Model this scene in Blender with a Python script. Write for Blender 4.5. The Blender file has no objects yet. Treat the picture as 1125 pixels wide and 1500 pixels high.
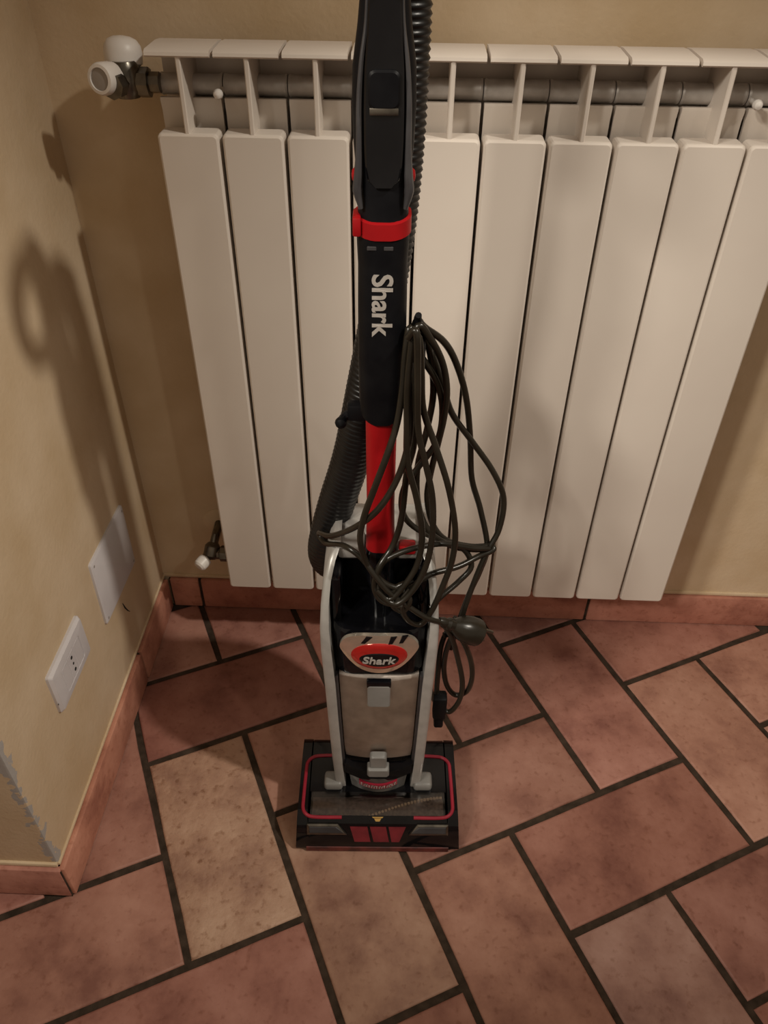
import bpy, bmesh, math, random
from mathutils import Vector, Matrix
random.seed(7)
S = bpy.context.scene
COL = S.collection
PI = math.pi

# ------------------------------------------------------------------ camera
CAM = Vector((0.3182, -1.02184, 1.20933))
YAW, PITCH, ROLL, FPX = -0.0310986, 0.6937634, 0.0125132, 1149.94
fwd = Vector((math.sin(YAW)*math.cos(PITCH), math.cos(YAW)*math.cos(PITCH), -math.sin(PITCH)))
r0 = Vector((math.cos(YAW), -math.sin(YAW), 0)); u0 = r0.cross(fwd)
rgt = math.cos(ROLL)*r0 + math.sin(ROLL)*u0
upv = -math.sin(ROLL)*r0 + math.cos(ROLL)*u0
cam = bpy.data.cameras.new('camera'); camo = bpy.data.objects.new('camera', cam); COL.objects.link(camo)
M3 = Matrix((rgt, upv, -fwd)).transposed()
camo.matrix_world = Matrix.Translation(CAM) @ M3.to_4x4()
cam.sensor_fit = 'HORIZONTAL'; cam.sensor_width = 36.0; cam.lens = FPX/1125*36.0
cam.clip_start = 0.01
S.camera = camo

# ------------------------------------------------------------------ world, lamps, exposure
w = bpy.data.worlds.new('World'); S.world = w; w.use_nodes = True
w.node_tree.nodes['Background'].inputs[0].default_value = (1.0, 0.80, 0.60, 1)
w.node_tree.nodes['Background'].inputs[1].default_value = 0.27
S.view_settings.view_transform = 'Standard'
S.view_settings.look = 'None'
S.view_settings.gamma = 1.0
S.view_settings.use_curve_mapping = False
S.view_settings.exposure = 0.0
def lamp(name, loc, aim, energy, size, radius, col):
    """lamp with an added soft-edged cone that dims the edges of the view"""
    l = bpy.data.lights.new(name, 'SPOT'); l.energy = energy; l.shadow_soft_size = radius; l.color = col
    l.spot_size = math.radians(size); l.spot_blend = 1.0
    o = bpy.data.objects.new(name, l); o.location = loc
    o.rotation_euler = (Vector(aim)-Vector(loc)).to_track_quat('-Z', 'Y').to_euler(); COL.objects.link(o); return o
WARM = (1.0, 0.92, 0.80)
lamp('ceiling_lamp_light', (1.88, -0.98, 2.72), (-0.08, -0.20, 0.34), 175.0, 32, 0.055, WARM)
lamp('ceiling_lamp_light', (1.50, -1.75, 2.40), (0.35, -0.10, 0.42), 17.0, 34, 0.05, WARM)
lamp('ceiling_lamp_light', (-1.05, -1.55, 2.35), (0.84, -0.07, 0.38), 120.0, 31, 0.12, WARM)
lamp('ceiling_lamp_light', (-0.72, -1.85, 2.35), (0.84, -0.07, 0.38), 120.0, 31, 0.12, WARM)

# ------------------------------------------------------------------ materials
def lin(c):
    return tuple(((x/255.0)/12.92 if x/255.0 <= 0.04045 else ((x/255.0+0.055)/1.055)**2.4) for x in c) + (1,)
def mat(name, col, rough=0.5, metal=0.0, spec=0.5, coat=0.0, trans=0.0, alpha=1.0):
    m = bpy.data.materials.new(name); m.use_nodes = True
    b = m.node_tree.nodes['Principled BSDF']
    b.inputs['Base Color'].default_value = col if len(col) == 4 else col + (1,)
    b.inputs['Roughness'].default_value = rough; b.inputs['Metallic'].default_value = metal
    b.inputs['Specular IOR Level'].default_value = spec
    b.inputs['Coat Weight'].default_value = coat
    b.inputs['Transmission Weight'].default_value = trans
    b.inputs['Alpha'].default_value = alpha
    return m
def nd(m, typ, **kw):
    n = m.node_tree.nodes.new(typ)
    for k, v in kw.items(): setattr(n, k, v)
    return n
def noisy(m, scale, c1, c2, detail=4, lo=0.35, hi=0.65, bump=0.0, bscale=None, bdist=0.001):
    """noise driven colour between c1 and c2 plus fine relief, in object space"""
    t = m.node_tree; b = t.nodes['Principled BSDF']
    tc = nd(m, 'ShaderNodeTexCoord')
    n = nd(m, 'ShaderNodeTexNoise'); n.inputs['Scale'].default_value = scale; n.inputs['Detail'].default_value = detail
    t.links.new(tc.outputs['Object'], n.inputs['Vector'])
    r = nd(m, 'ShaderNodeValToRGB'); r.color_ramp.elements[0].position = lo; r.color_ramp.elements[1].position = hi
    r.color_ramp.elements[0].color = c1; r.color_ramp.elements[1].color = c2
    t.links.new(n.outputs['Fac'], r.inputs['Fac']); t.links.new(r.outputs['Color'], b.inputs['Base Color'])
    if bump:
        n2 = nd(m, 'ShaderNodeTexNoise'); n2.inputs['Scale'].default_value = bscale or scale*6; n2.inputs['Detail'].default_value = 5
        t.links.new(tc.outputs['Object'], n2.inputs['Vector'])
        bp = nd(m, 'ShaderNodeBump'); bp.inputs['Strength'].default_value = bump; bp.inputs['Distance'].default_value = bdist
        t.links.new(n2.outputs['Fac'], bp.inputs['Height']); t.links.new(bp.outputs['Normal'], b.inputs['Normal'])
    return r

# plaster: cream wall, sponge mottled, chipped to grey along the outer corner
def wall_material(name, chip):
    m = mat(name, (0.6, 0.45, 0.26), 0.85, spec=0.25); t = m.node_tree; b = t.nodes['Principled BSDF']
    r = noisy(m, 9, (0.565, 0.425, 0.265, 1), (0.665, 0.53, 0.37, 1), 6, 0.3, 0.7, 0.35, 140, 0.0015)
    if chip:
        geo = nd(m, 'ShaderNodeNewGeometry'); sx = nd(m, 'ShaderNodeSeparateXYZ'); t.links.new(geo.outputs['Position'], sx.inputs[0])
        d = nd(m, 'ShaderNodeMath', operation='ADD'); d.inputs[1].default_value = 0.490   # distance from the corner edge along Y
        t.links.new(sx.outputs['Y'], d.inputs[0])
        n = nd(m, 'ShaderNodeTexNoise'); n.inputs['Scale'].default_value = 55; n.inputs['Detail'].default_value = 5
        t.links.new(geo.outputs['Position'], n.inputs['Vector'])
        s = nd(m, 'ShaderNodeMath', operation='MULTIPLY_ADD'); s.inputs[1].default_value = 0.07; s.inputs[2].default_value = -0.027
        t.links.new(n.outputs['Fac'], s.inputs[0])
        d2 = nd(m, 'ShaderNodeMath', operation='ABSOLUTE'); t.links.new(d.outputs[0], d2.inputs[0])
        e = nd(m, 'ShaderNodeMath', operation='SUBTRACT'); e.inputs[1].default_value = -0.166; t.links.new(sx.outputs['X'], e.inputs[0])
        e2 = nd(m, 'ShaderNodeMath', operation='ABSOLUTE'); t.links.new(e.outputs[0], e2.inputs[0])
        d = nd(m, 'ShaderNodeMath', operation='MAXIMUM'); t.links.new(d2.outputs[0], d.inputs[0]); t.links.new(e2.outputs[0], d.inputs[1])
        lt = nd(m, 'ShaderNodeMath', operation='LESS_THAN'); t.links.new(d.outputs[0], lt.inputs[0]); t.links.new(s.outputs[0], lt.inputs[1])
        mx = nd(m, 'ShaderNodeMixRGB'); mx.inputs[2].default_value = (0.42, 0.40, 0.38, 1)
        t.links.new(lt.outputs[0], mx.inputs[0]); t.links.new(r.outputs['Color'], mx.inputs[1])
        t.links.new(mx.outputs[0], b.inputs['Base Color'])
    return m
M_WALL = wall_material('cream_plaster', False)
M_WALLC = wall_material('cream_plaster_chipped', True)

def tile_material(name, rough=0.55, worn=False):
    m = mat(name, (0.4, 0.2, 0.13), rough, spec=0.35); t = m.node_tree; b = t.nodes['Principled BSDF']
    oi = nd(m, 'ShaderNodeObjectInfo'); tc = nd(m, 'ShaderNodeTexCoord')
    off = nd(m, 'ShaderNodeVectorMath', operation='ADD')
    mul = nd(m, 'ShaderNodeMath', operation='MULTIPLY'); mul.inputs[1].default_value = 37.0
    t.links.new(oi.outputs['Random'], mul.inputs[0]); t.links.new(tc.outputs['Object'], off.inputs[0]); t.links.new(mul.outputs[0], off.inputs[1])
    n = nd(m, 'ShaderNodeTexNoise'); n.inputs['Scale'].default_value = 11; n.inputs['Detail'].default_value = 5; n.inputs['Roughness'].default_value = 0.62
    t.links.new(off.outputs[0], n.inputs['Vector'])
    r = nd(m, 'ShaderNodeValToRGB'); e = r.color_ramp.elements
    e[0].position = 0.30; e[0].color = (0.62, 0.52, 0.50, 1); e[1].position = 0.72; e[1].color = (1.25, 1.30, 1.28, 1)
    k = r.color_ramp.elements.new(0.5); k.color = (0.98, 0.93, 0.88, 1)
    t.links.new(n.outputs['Fac'], r.inputs['Fac'])
    mx = nd(m, 'ShaderNodeMixRGB', blend_type='MULTIPLY'); mx.inputs[0].default_value = 1
    t.links.new(oi.outputs['Color'], mx.inputs[1]); t.links.new(r.outputs['Color'], mx.inputs[2])
    # dark pores
    n3 = nd(m, 'ShaderNodeTexNoise'); n3.inputs['Scale'].default_value = 85 if worn else 95; n3.inputs['Detail'].default_value = 4
    t.links.new(off.outputs[0], n3.inputs['Vector'])
    r3 = nd(m, 'ShaderNodeValToRGB'); r3.color_ramp.elements[0].position = 0.27; r3.color_ramp.elements[0].color = (0.62, 0.53, 0.46, 1) if worn else (0.78, 0.72, 0.68, 1)
    r3.color_ramp.elements[1].position = 0.43; r3.color_ramp.elements[1].color = (1, 1, 1, 1)
    t.links.new(n3.outputs['Fac'], r3.inputs['Fac'])
    mx2 = nd(m, 'ShaderNodeMixRGB', blend_type='MULTIPLY'); mx2.inputs[0].default_value = 1
    t.links.new(mx.outputs[0], mx2.inputs[1]); t.links.new(r3.outputs['Color'], mx2.inputs[2]); t.links.new(mx2.outputs[0], b.inputs['Base Color'])
    bp = nd(m, 'ShaderNodeBump'); bp.inputs['Strength'].default_value = 0.8 if worn else 0.35; bp.inputs['Distance'].default_value = 0.003 if worn else 0.0015
    t.links.new(n3.outputs['Fac'], bp.inputs['Height']); t.links.new(bp.outputs['Normal'], b.inputs['Normal'])
    return m
M_TILE = tile_material('terracotta_tile'); M_WORN = tile_material('worn_terracotta_tile', 0.6, True)
M_GROUT = mat('dark_grout', (0.10, 0.072, 0.055), 0.95, spec=0.1)
noisy(M_GROUT, 60, (0.034, 0.024, 0.017, 1), (0.068, 0.048, 0.035, 1), 4, 0.3, 0.7, 0.5, 300, 0.001)
M_RAD = mat('white_radiator_enamel', (0.74, 0.66, 0.58), 0.45, spec=0.35)
noisy(M_RAD, 6, (0.66, 0.59, 0.525, 1), (0.70, 0.635, 0.565, 1), 3, 0.3, 0.7, 0.06, 220, 0.0006)
M_STEEL = mat('dull_grey_header_metal', (0.50, 0.47, 0.44), 0.5, 0.3)
noisy(M_STEEL, 40, (0.42, 0.39, 0.36, 1), (0.56, 0.53, 0.50, 1))
M_CHROME = mat('dark_chrome', (0.30, 0.27, 0.23), 0.3, 0.9)
noisy(M_CHROME, 60, (0.11, 0.10, 0.085, 1), (0.20, 0.18, 0.15, 1))
M_WHITE = mat('white_plastic', (0.72, 0.68, 0.64), 0.4)
noisy(M_WHITE, 20, (0.69, 0.65, 0.61, 1), (0.75, 0.71, 0.67, 1))
M_GREYP = mat('grey_plastic', (0.30, 0.27, 0.25), 0.5)
noisy(M_GREYP, 20, (0.28, 0.25, 0.23, 1), (0.33, 0.30, 0.28, 1))
M_PLATE = mat('white_plate_plastic', (0.66, 0.63, 0.62), 0.45)
noisy(M_PLATE, 14, (0.54, 0.515, 0.53, 1), (0.59, 0.565, 0.58, 1))
M_HOLE = mat('black_hole', (0.01, 0.01, 0.01), 0.9)
noisy(M_HOLE, 60, (0.008, 0.008, 0.008, 1), (0.014, 0.014, 0.014, 1))
M_BLACK = mat('black_satin_plastic', (0.012, 0.012, 0.014), 0.45, spec=0.13)
noisy(M_BLACK, 40, (0.0035, 0.0035, 0.0045, 1), (0.006, 0.006, 0.007, 1), bump=0.04, bscale=500, bdist=0.0003)
M_GLOSS = mat('black_gloss_plastic', (0.008, 0.008, 0.009), 0.10, spec=0.4)
noisy(M_GLOSS, 30, (0.003, 0.003, 0.004, 1), (0.005, 0.005, 0.006, 1))
M_SMOKE = mat('smoky_grey_plastic', (0.10, 0.095, 0.10), 0.3, spec=0.4)
noisy(M_SMOKE, 30, (0.035, 0.033, 0.035, 1), (0.05, 0.048, 0.05, 1))
M_RUB = mat('black_rubber_cord', (0.028, 0.024, 0.018), 0.28, spec=0.4)
noisy(M_RUB, 30, (0.011, 0.009, 0.006, 1), (0.016, 0.013, 0.009, 1))
M_HOSE = mat('black_hose_rubber', (0.013, 0.012, 0.012), 0.35, spec=0.35)
noisy(M_HOSE, 30, (0.005, 0.005, 0.005, 1), (0.008, 0.0075, 0.0075, 1))
M_SILVER = mat('silver_painted_plastic', (0.42, 0.40, 0.38), 0.35, 0.25)
noisy(M_SILVER, 50, (0.33, 0.32, 0.30, 1), (0.39, 0.375, 0.355, 1))
M_LGREY = mat('light_grey_plastic', (0.40, 0.39, 0.38), 0.4)
noisy(M_LGREY, 30, (0.17, 0.165, 0.155, 1), (0.21, 0.205, 0.195, 1))
M_RED = mat('red_plastic', (0.50, 0.028, 0.022), 0.42, spec=0.25)
noisy(M_RED, 30, (0.25, 0.004, 0.006, 1), (0.29, 0.005, 0.007, 1))
M_REDTR = mat('crimson_trim', (0.42, 0.020, 0.045), 0.3)
noisy(M_REDTR, 30, (0.25, 0.012, 0.028, 1), (0.31, 0.016, 0.034, 1))
M_STRIPE = mat('dull_red_lip', (0.15, 0.012, 0.02), 0.45)
noisy(M_STRIPE, 60, (0.13, 0.011, 0.017, 1), (0.19, 0.016, 0.024, 1))
M_BRIGHT = mat('chrome_plate', (0.80, 0.70, 0.58), 0.16, 0.85)
noisy(M_BRIGHT, 30, (0.76, 0.66, 0.54, 1), (0.84, 0.74, 0.62, 1))
M_REDGL = mat('red_gloss_badge', (0.55, 0.03, 0.015), 0.08, 0.25, coat=1.0)
noisy(M_REDGL, 30, (0.36, 0.012, 0.010, 1), (0.43, 0.016, 0.013, 1))
M_LETTER = mat('silver_lettering', (0.62, 0.57, 0.52), 0.35, 0.2)
noisy(M_LETTER, 60, (0.36, 0.33, 0.30, 1), (0.42, 0.39, 0.36, 1))
M_DUST = mat('dust_and_filter', (0.4, 0.34, 0.28), 0.9)
noisy(M_DUST, 24, (0.58, 0.50, 0.44, 1), (0.92, 0.84, 0.77, 1), 8, 0.34, 0.66, 0.5, 120, 0.003)
M_GOLD = mat('gold_print', (0.50, 0.30, 0.08), 0.35, 0.5)
noisy(M_GOLD, 50, (0.46, 0.27, 0.07, 1), (0.54, 0.33, 0.09, 1))
M_BRISTLE = mat('grey_bristle', (0.16, 0.13, 0.11), 0.8)
noisy(M_BRISTLE, 200, (0.10, 0.08, 0.07, 1), (0.22, 0.18, 0.15, 1), bump=0.5, bscale=600)
M_TUFT = mat('tan_tuft', (0.50, 0.40, 0.26), 0.7)
noisy(M_TUFT, 200, (0.55, 0.44, 0.30, 1), (0.66, 0.55, 0.38, 1))
def clear_material(name, tint, base):
    """thin clear plastic: tinted transparency with a fresnel gloss"""
    m = bpy.data.materials.new(name); m.use_nodes = True; t = m.node_tree; t.nodes.clear()
    out = t.nodes.new('ShaderNodeOutputMaterial'); tr = t.nodes.new('ShaderNodeBsdfTransparent'); gl = t.nodes.new('ShaderNodeBsdfGlossy')
    mx = t.nodes.new('ShaderNodeMixShader'); fr = t.nodes.new('ShaderNodeFresnel'); ma = t.nodes.new('ShaderNodeMath')
    nz = t.nodes.new('ShaderNodeTexNoise'); nz.inputs['Scale'].default_value = 30
    mr = t.nodes.new('ShaderNodeMapRange'); mr.inputs['To Min'].default_value = 0.10; mr.inputs['To Max'].default_value = 0.2
    t.links.new(nz.outputs['Fac'], mr.inputs['Value']); t.links.new(mr.outputs[0], gl.inputs['Roughness'])
    tr.inputs['Color'].default_value = tint; gl.inputs['Color'].default_value = (0.9, 0.9, 0.9, 1)
    ma.operation = 'ADD'; ma.inputs[1].default_value = base; ma.use_clamp = True; fr.inputs['IOR'].default_value = 1.45
    t.links.new(fr.outputs[0], ma.inputs[0]); t.links.new(ma.outputs[0], mx.inputs[0])
    t.links.new(tr.outputs[0], mx.inputs[1]); t.links.new(gl.outputs[0], mx.inputs[2]); t.links.new(mx.outputs[0], out.inputs[0])
    return m
M_CLEAR = clear_material('clear_plastic', (0.97, 0.96, 0.95, 1), 0.015)
M_SMOKEGLASS = clear_material('smoked_clear_plastic', (0.72, 0.68, 0.66, 1), 0.03)

# ------------------------------------------------------------------ mesh helpers
def link(name, bm, m, parent=None, smooth=True, angle=35):
    me = bpy.data.meshes.new(name)
    bmesh.ops.recalc_face_normals(bm, faces=bm.faces[:])
    bm.to_mesh(me); bm.free()
    me.materials.append(m)
    if smooth:
        me.polygons.foreach_set('use_smooth', [True]*len(me.polygons))
        me.set_sharp_from_angle(angle=math.radians(angle))
    o = bpy.data.objects.new(name, me); COL.objects.link(o)
    if parent: o.parent = parent
    return o
def empty(name, loc=(0, 0, 0), rz=0, parent=None):
    o = bpy.data.objects.new(name, None); o.location = loc; o.rotation_euler = (0, 0, rz); o.empty_display_size = 0.05
    COL.objects.link(o)
    if parent: o.parent = parent
    return o
def tag(o, label, cat, group=None):
    o['label'] = label; o['category'] = cat
    if group: o['group'] = group
    return o
def struct(o): o['kind'] = 'structure'; return o
def bx(bm, x0, x1, y0, y1, z0, z1, bev=0.0, seg=2):
    b2 = bmesh.new()
    vs = [b2.verts.new((x, y, z)) for x in (x0, x1) for y in (y0, y1) for z in (z0, z1)]
    for f in ((0, 1, 3, 2), (4, 6, 7, 5), (0, 4, 5, 1), (2, 3, 7, 6), (0, 2, 6, 4), (1, 5, 7, 3)):
        b2.faces.new([vs[i] for i in f])
    if bev > 0: bmesh.ops.bevel(b2, geom=b2.edges[:], offset=bev, segments=seg, affect='EDGES', profile=0.5)
    merge(bm, b2)
def merge(bm, b2, mtx=None):
    if mtx is not None: bmesh.ops.transform(b2, matrix=mtx, verts=b2.verts[:])
    mp = {}
    for v in b2.verts: mp[v] = bm.verts.new(v.co)
    for f in b2.faces:
        try: bm.faces.new([mp[v] for v in f.verts])
        except ValueError: pass
    b2.free()
def rings(bm, rs, cap=True, closed=True):
    """skin a list of vertex rings"""
    R = [[bm.verts.new(p) for p in r] for r in rs]
    n = len(R[0])
    for a, b in zip(R, R[1:]):
        for i in range(n if closed else n-1):
            j = (i+1) % n
            bm.faces.new((a[i], a[j], b[j], b[i]))
    if cap and closed:
        bm.faces.new(R[0][::-1]); bm.faces.new(R[-1])
    return R
def rrect(w, d, r, n=4):
    """rounded rectangle outline in xy"""
    pts = []
    for cx, cy, a0 in ((w/2-r, d/2-r, 0), (-w/2+r, d/2-r, 90), (-w/2+r, -d/2+r, 180), (w/2-r, -d/2+r, 270)):
        for k in range(n+1):
            a = math.radians(a0+90*k/n); pts.append((cx+r*math.cos(a), cy+r*math.sin(a)))
    return pts
def catmull(P, k=8):
    P = [Vector(p) for p in P]; out = []
    Q = [2*P[0]-P[1]]+P+[2*P[-1]-P[-2]]
    for i in range(1, len(Q)-2):
        a, b, c, d = Q[i-1:i+3]
        for s in range(k):
            t = s/k
            out.append(0.5*((2*b)+(c-a)*t+(2*a-5*b+4*c-d)*t*t+(3*b-a-3*c+d)*t**3))
    out.append(P[-1].copy()); return out
def resample(P, step):
    L = [0]
    for a, b in zip(P, P[1:]): L.append(L[-1]+(b-a).length)
    n = max(2, int(L[-1]/step)); out = []; j = 0
    for i in range(n+1):
        s = L[-1]*i/n
        while j < len(L)-2 and L[j+1] < s: j += 1
        t = (s-L[j])/max(1e-9, L[j+1]-L[j]); out.append(P[j].lerp(P[j+1], t))
    return out
def tube(bm, P, rad, seg=8, cap=True):
    P = [Vector(p) for p in P]
    T = [(P[min(i+1, len(P)-1)]-P[max(i-1, 0)]).normalized() for i in range(len(P))]
    ref = Vector((0, 0, 1)) if abs(T[0].z) < 0.9 else Vector((0, 1, 0))
    nrm = (ref - T[0]*ref.dot(T[0])).normalized(); rs = []
    for i, p in enumerate(P):
        nrm = (nrm - T[i]*nrm.dot(T[i])).normalized(); bn = T[i].cross(nrm)
        r = rad(i) if callable(rad) else rad
        rs.append([p + r*(math.cos(2*PI*k/seg)*nrm+math.sin(2*PI*k/seg)*bn) for k in range(seg)])
    rings(bm, rs, cap)
def lathe(bm, prof, axis, origin, seg=24):
    """prof: (radius, height) pairs turned about axis through origin"""
    axis = Vector(axis).normalized(); origin = Vector(origin)
    ref = Vector((0, 0, 1)) if abs(axis.z) < 0.9 else Vector((1, 0, 0))
    a = (ref-axis*ref.dot(axis)).normalized(); b = axis.cross(a)
    rings(bm, [[origin+axis*h+r*(math.cos(2*PI*k/seg)*a+math.sin(2*PI*k/seg)*b) for k in range(seg)] for r, h in prof])
def prism(bm, poly, fn0, fn1):
    """extrude a 2D outline between two mapping functions"""
    rings(bm, [[fn0(*p) for p in poly], [fn1(*p) for p in poly]])
def text_mesh(txt, size, extrude=0.0004, bold=0.0, shear=0.0, spacing=1.0):
    cu = bpy.data.curves.new('t', 'FONT'); cu.body = txt; cu.size = size; cu.extrude = extrude; cu.offset = bold
    cu.shear = shear; cu.space_character = spacing; cu.align_x = 'CENTER'; cu.align_y = 'CENTER'; cu.resolution_u = 4
    o = bpy.data.objects.new('t', cu); COL.objects.link(o)
    dg = bpy.context.evaluated_depsgraph_get(); dg.update()
    me = bpy.data.meshes.new_from_object(o.evaluated_get(dg))
    bpy.data.objects.remove(o); bpy.data.curves.remove(cu)
    bm = bmesh.new(); bm.from_mesh(me); bpy.data.meshes.remove(me)
    xs = [v.co.x for v in bm.verts]; ys = [v.co.y for v in bm.verts]
    bmesh.ops.translate(bm, vec=(-(min(xs)+max(xs))/2, -(min(ys)+max(ys))/2, 0), verts=bm.verts[:])
    return bm

# ------------------------------------------------------------------ room shell
YB, XL, YF = 0.112, -0.166, -0.490          # back wall face, left wall face, its outer corner
bm = bmesh.new(); bx(bm, XL-0.10, 2.6, YB, YB+0.12, -0.02, 2.55)
struct(link('wall_back', bm, M_WALL, smooth=False))
bm = bmesh.new(); bx(bm, -2.0, XL, YF, YB+0.12, -0.02, 2.55, 0.004, 2)
wall_left = struct(link('wall_left', bm, M_WALLC))

# floor: grout bed with one object per tile, herringbone of 1:2 tiles
bm = bmesh.new(); bx(bm, -2.0, 2.6, -2.6, YB+0.05, -0.03, -0.0035)
floor = struct(link('floor', bm, M_GROUT, smooth=False))
PT, ANG, OU, OV, JT = 0.1745, math.radians(25.2), -0.043868, -0.023801, 0.0052
ca, sa = math.cos(ANG), math.sin(ANG)
def uv2w(u, v):
    U, V = OU+u*PT, OV+v*PT
    return (U*ca-V*sa, U*sa+V*ca)
def clip(poly, axis, val, keep_less):
    out = []
    for i in range(len(poly)):
        a, b = poly[i-1], poly[i]
        ia = (a[axis] < val) == keep_less; ib = (b[axis] < val) == keep_less
        if ia != ib:
            t = (val-a[axis])/(b[axis]-a[axis]); out.append((a[0]+t*(b[0]-a[0]), a[1]+t*(b[1]-a[1])))
        if ib: out.append(b)
    return out
PALETTE = [(0.45, 0.225, 0.15), (0.42, 0.20, 0.14), (0.47, 0.25, 0.165), (0.40, 0.185, 0.125), (0.45, 0.235, 0.175), (0.43, 0.215, 0.145)]
SPECIAL = {(-1, -3): (0.50, 0.31, 0.195), (0, -4): (0.47, 0.28, 0.18), (0, -3): (0.47, 0.28, 0.18), (-2, -3): (0.40, 0.165, 0.115), (-1, -1): (0.33, 0.145, 0.10),
           (1, -5): (0.48, 0.25, 0.165), (2, -6): (0.46, 0.27, 0.20)}
def tile_obj(poly, color, zt, m=None):
    # poly counter-clockwise in world xy; slightly uneven outline with a worn, rounded arris
    cx = sum(p[0] for p in poly)/len(poly); cy = sum(p[1] for p in poly)/len(poly)
    pts = []
    for i in range(len(poly)):
        a, b = Vector(poly[i]), Vector(poly[(i+1) % len(poly)])
        if (b-a).length < 0.004: continue
        n = max(1, int((b-a).length/0.06)); nn = Vector(((b-a).y, -(b-a).x)).normalized()
        for k in range(n):
            q = a.lerp(b, k/n) + nn*random.uniform(-0.0012, 0.0006); pts.append((q.x-cx, q.y-cy))
    if len(pts) < 3: return
    def ins(d):
        n = len(pts); o = []
        for i in range(n):
            a, b, c = Vector(pts[i-1]), Vector(pts[i]), Vector(pts[(i+1) % n])
            e1 = (b-a).normalized(); e2 = (c-b).normalized(); m = Vector((-(e1.y+e2.y), e1.x+e2.x))
            m = m.normalized()/max(0.6, abs(m.length)/2) if m.length > 1e-6 else Vector((0, 0))
            o.append((b.x+m.x*d, b.y+m.y*d))
        return o
    bm = bmesh.new()
    i1, i2 = ins(0.0012), ins(0.0042)
    rings(bm, [[(x, y, -0.012) for x, y in pts], [(x, y, zt-0.0028) for x, y in pts], [(x, y, zt-0.0008) for x, y in i1], [(x, y, zt) for x, y in i2]])
    o = link('tile', bm, m or M_TILE, floor, angle=60); o.location = (cx, cy, 0); o.color = color+(1,)
for x in range(-16, 18):
    for y in range(-18, 14):
        m = (x+y) % 4
        if m == 2: U0, U1, V0, V1 = x, x+2, y, y+1
        elif m == 0: U0, U1, V0, V1 = x, x+1, y, y+2
        else: continue
        j = JT/PT
        q = [(U0+j, V0+j), (U1-j, V0+j), (U1-j, V1-j), (U0+j, V1-j)]
        P = [uv2w(*k) for k in q]
        cx = sum(p[0] for p in P)/4; cy = sum(p[1] for p in P)/4
        if not (-1.7 < cx < 2.2 and -2.4 < cy < 0.35): continue
        P = clip(P, 1, YB-0.001, True)
        if not P: continue
        if min(p[1] for p in P) > YF-0.02:
            P = clip(P, 0, XL+0.001, False)
        elif max(p[0] for p in P) < XL: P = clip(P, 1, YF-0.001, True)
        if len(P) < 3: continue
        ar = abs(sum(P[i-1][0]*P[i][1]-P[i][0]*P[i-1][1] for i in range(len(P))))/2
        if ar < 0.0004: continue
        key = (x, y)
        c = SPECIAL.get(key) or random.choice(PALETTE)
        f = 1.0 if key in SPECIAL else random.uniform(0.92, 1.08)
        tile_obj(P, (c[0]*f*0.86, c[1]*f*0.88, c[2]*f*1.02), random.uniform(-0.0006, 0.0), M_WORN if key == (-1, -3) else None)

# terracotta skirting, one object per length
HB = 0.078
def skirting(name, pieces, horizontal):
    base = bmesh.new()
    a0, a1 = min(p[0] for p in pieces), max(p[1] for p in pieces)
    if horizontal == 'back': bx(base, a0, a1, YB-0.007, YB+0.01, 0.0, HB-0.003)
    elif horizontal == 'left': bx(base, XL-0.01, XL+0.005, a0, a1, 0.0, HB-0.003)
    else: bx(base, a0, a1, YF-0.005, YF+0.01, 0.0, HB-0.003)
    root = struct(link(name, base, M_GROUT, smooth=False))
    for p0, p1 in pieces:
        b = bmesh.new(); g = 0.0028
        if horizontal == 'back': bx(b, p0+g, p1-g, YB-0.0105, YB-0.001, 0.0015, HB, 0.0022, 2)
        elif horizontal == 'left': bx(b, XL+0.001, XL+0.0105, p0+g, p1-g, 0.0015, HB, 0.0022, 2)
        else: bx(b, p0+g, p1-g, YF-0.0105, YF-0.001, 0.0015, HB, 0.0022, 2)
        o = link('skirting_tile', b, M_TILE, root); c = random.choice(PALETTE)
        o.color = (c[0]*1.05, c[1]*0.98, c[2]*1.05, 1)
skirting('baseboard_back', [(-0.155, -0.0915), (-0.0915, 0.305), (0.305, 0.701), (0.701, 1.10), (1.10, 1.50), (1.50, 1.90), (1.90, 2.30)], 'back')
skirting('baseboard_left', [(-0.4995, -0.092), (-0.092, 0.105)], 'left')
skirting('baseboard_front', [(-0.56, -0.1585), (-0.96, -0.56), (-1.36, -0.96), (-1.76, -1.36)], 'front')
# cream painted bead along the top of the skirting
bm = bmesh.new(); bx(bm, XL, 2.5, YB-0.0035, YB+0.002, HB, HB+0.008, 0.002, 2)
struct(link('trim_1', bm, M_WALL))
bm = bmesh.new(); bx(bm, XL-0.001, XL+0.003, YF, YB, HB, HB+0.006, 0.0015, 2)
struct(link('trim_2', bm, M_WALL))
bm = bmesh.new(); bx(bm, -1.9, XL, YF-0.004, YF+0.002, HB, HB+0.008, 0.0015, 2)
struct(link('trim_3', bm, M_WALL))

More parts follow.
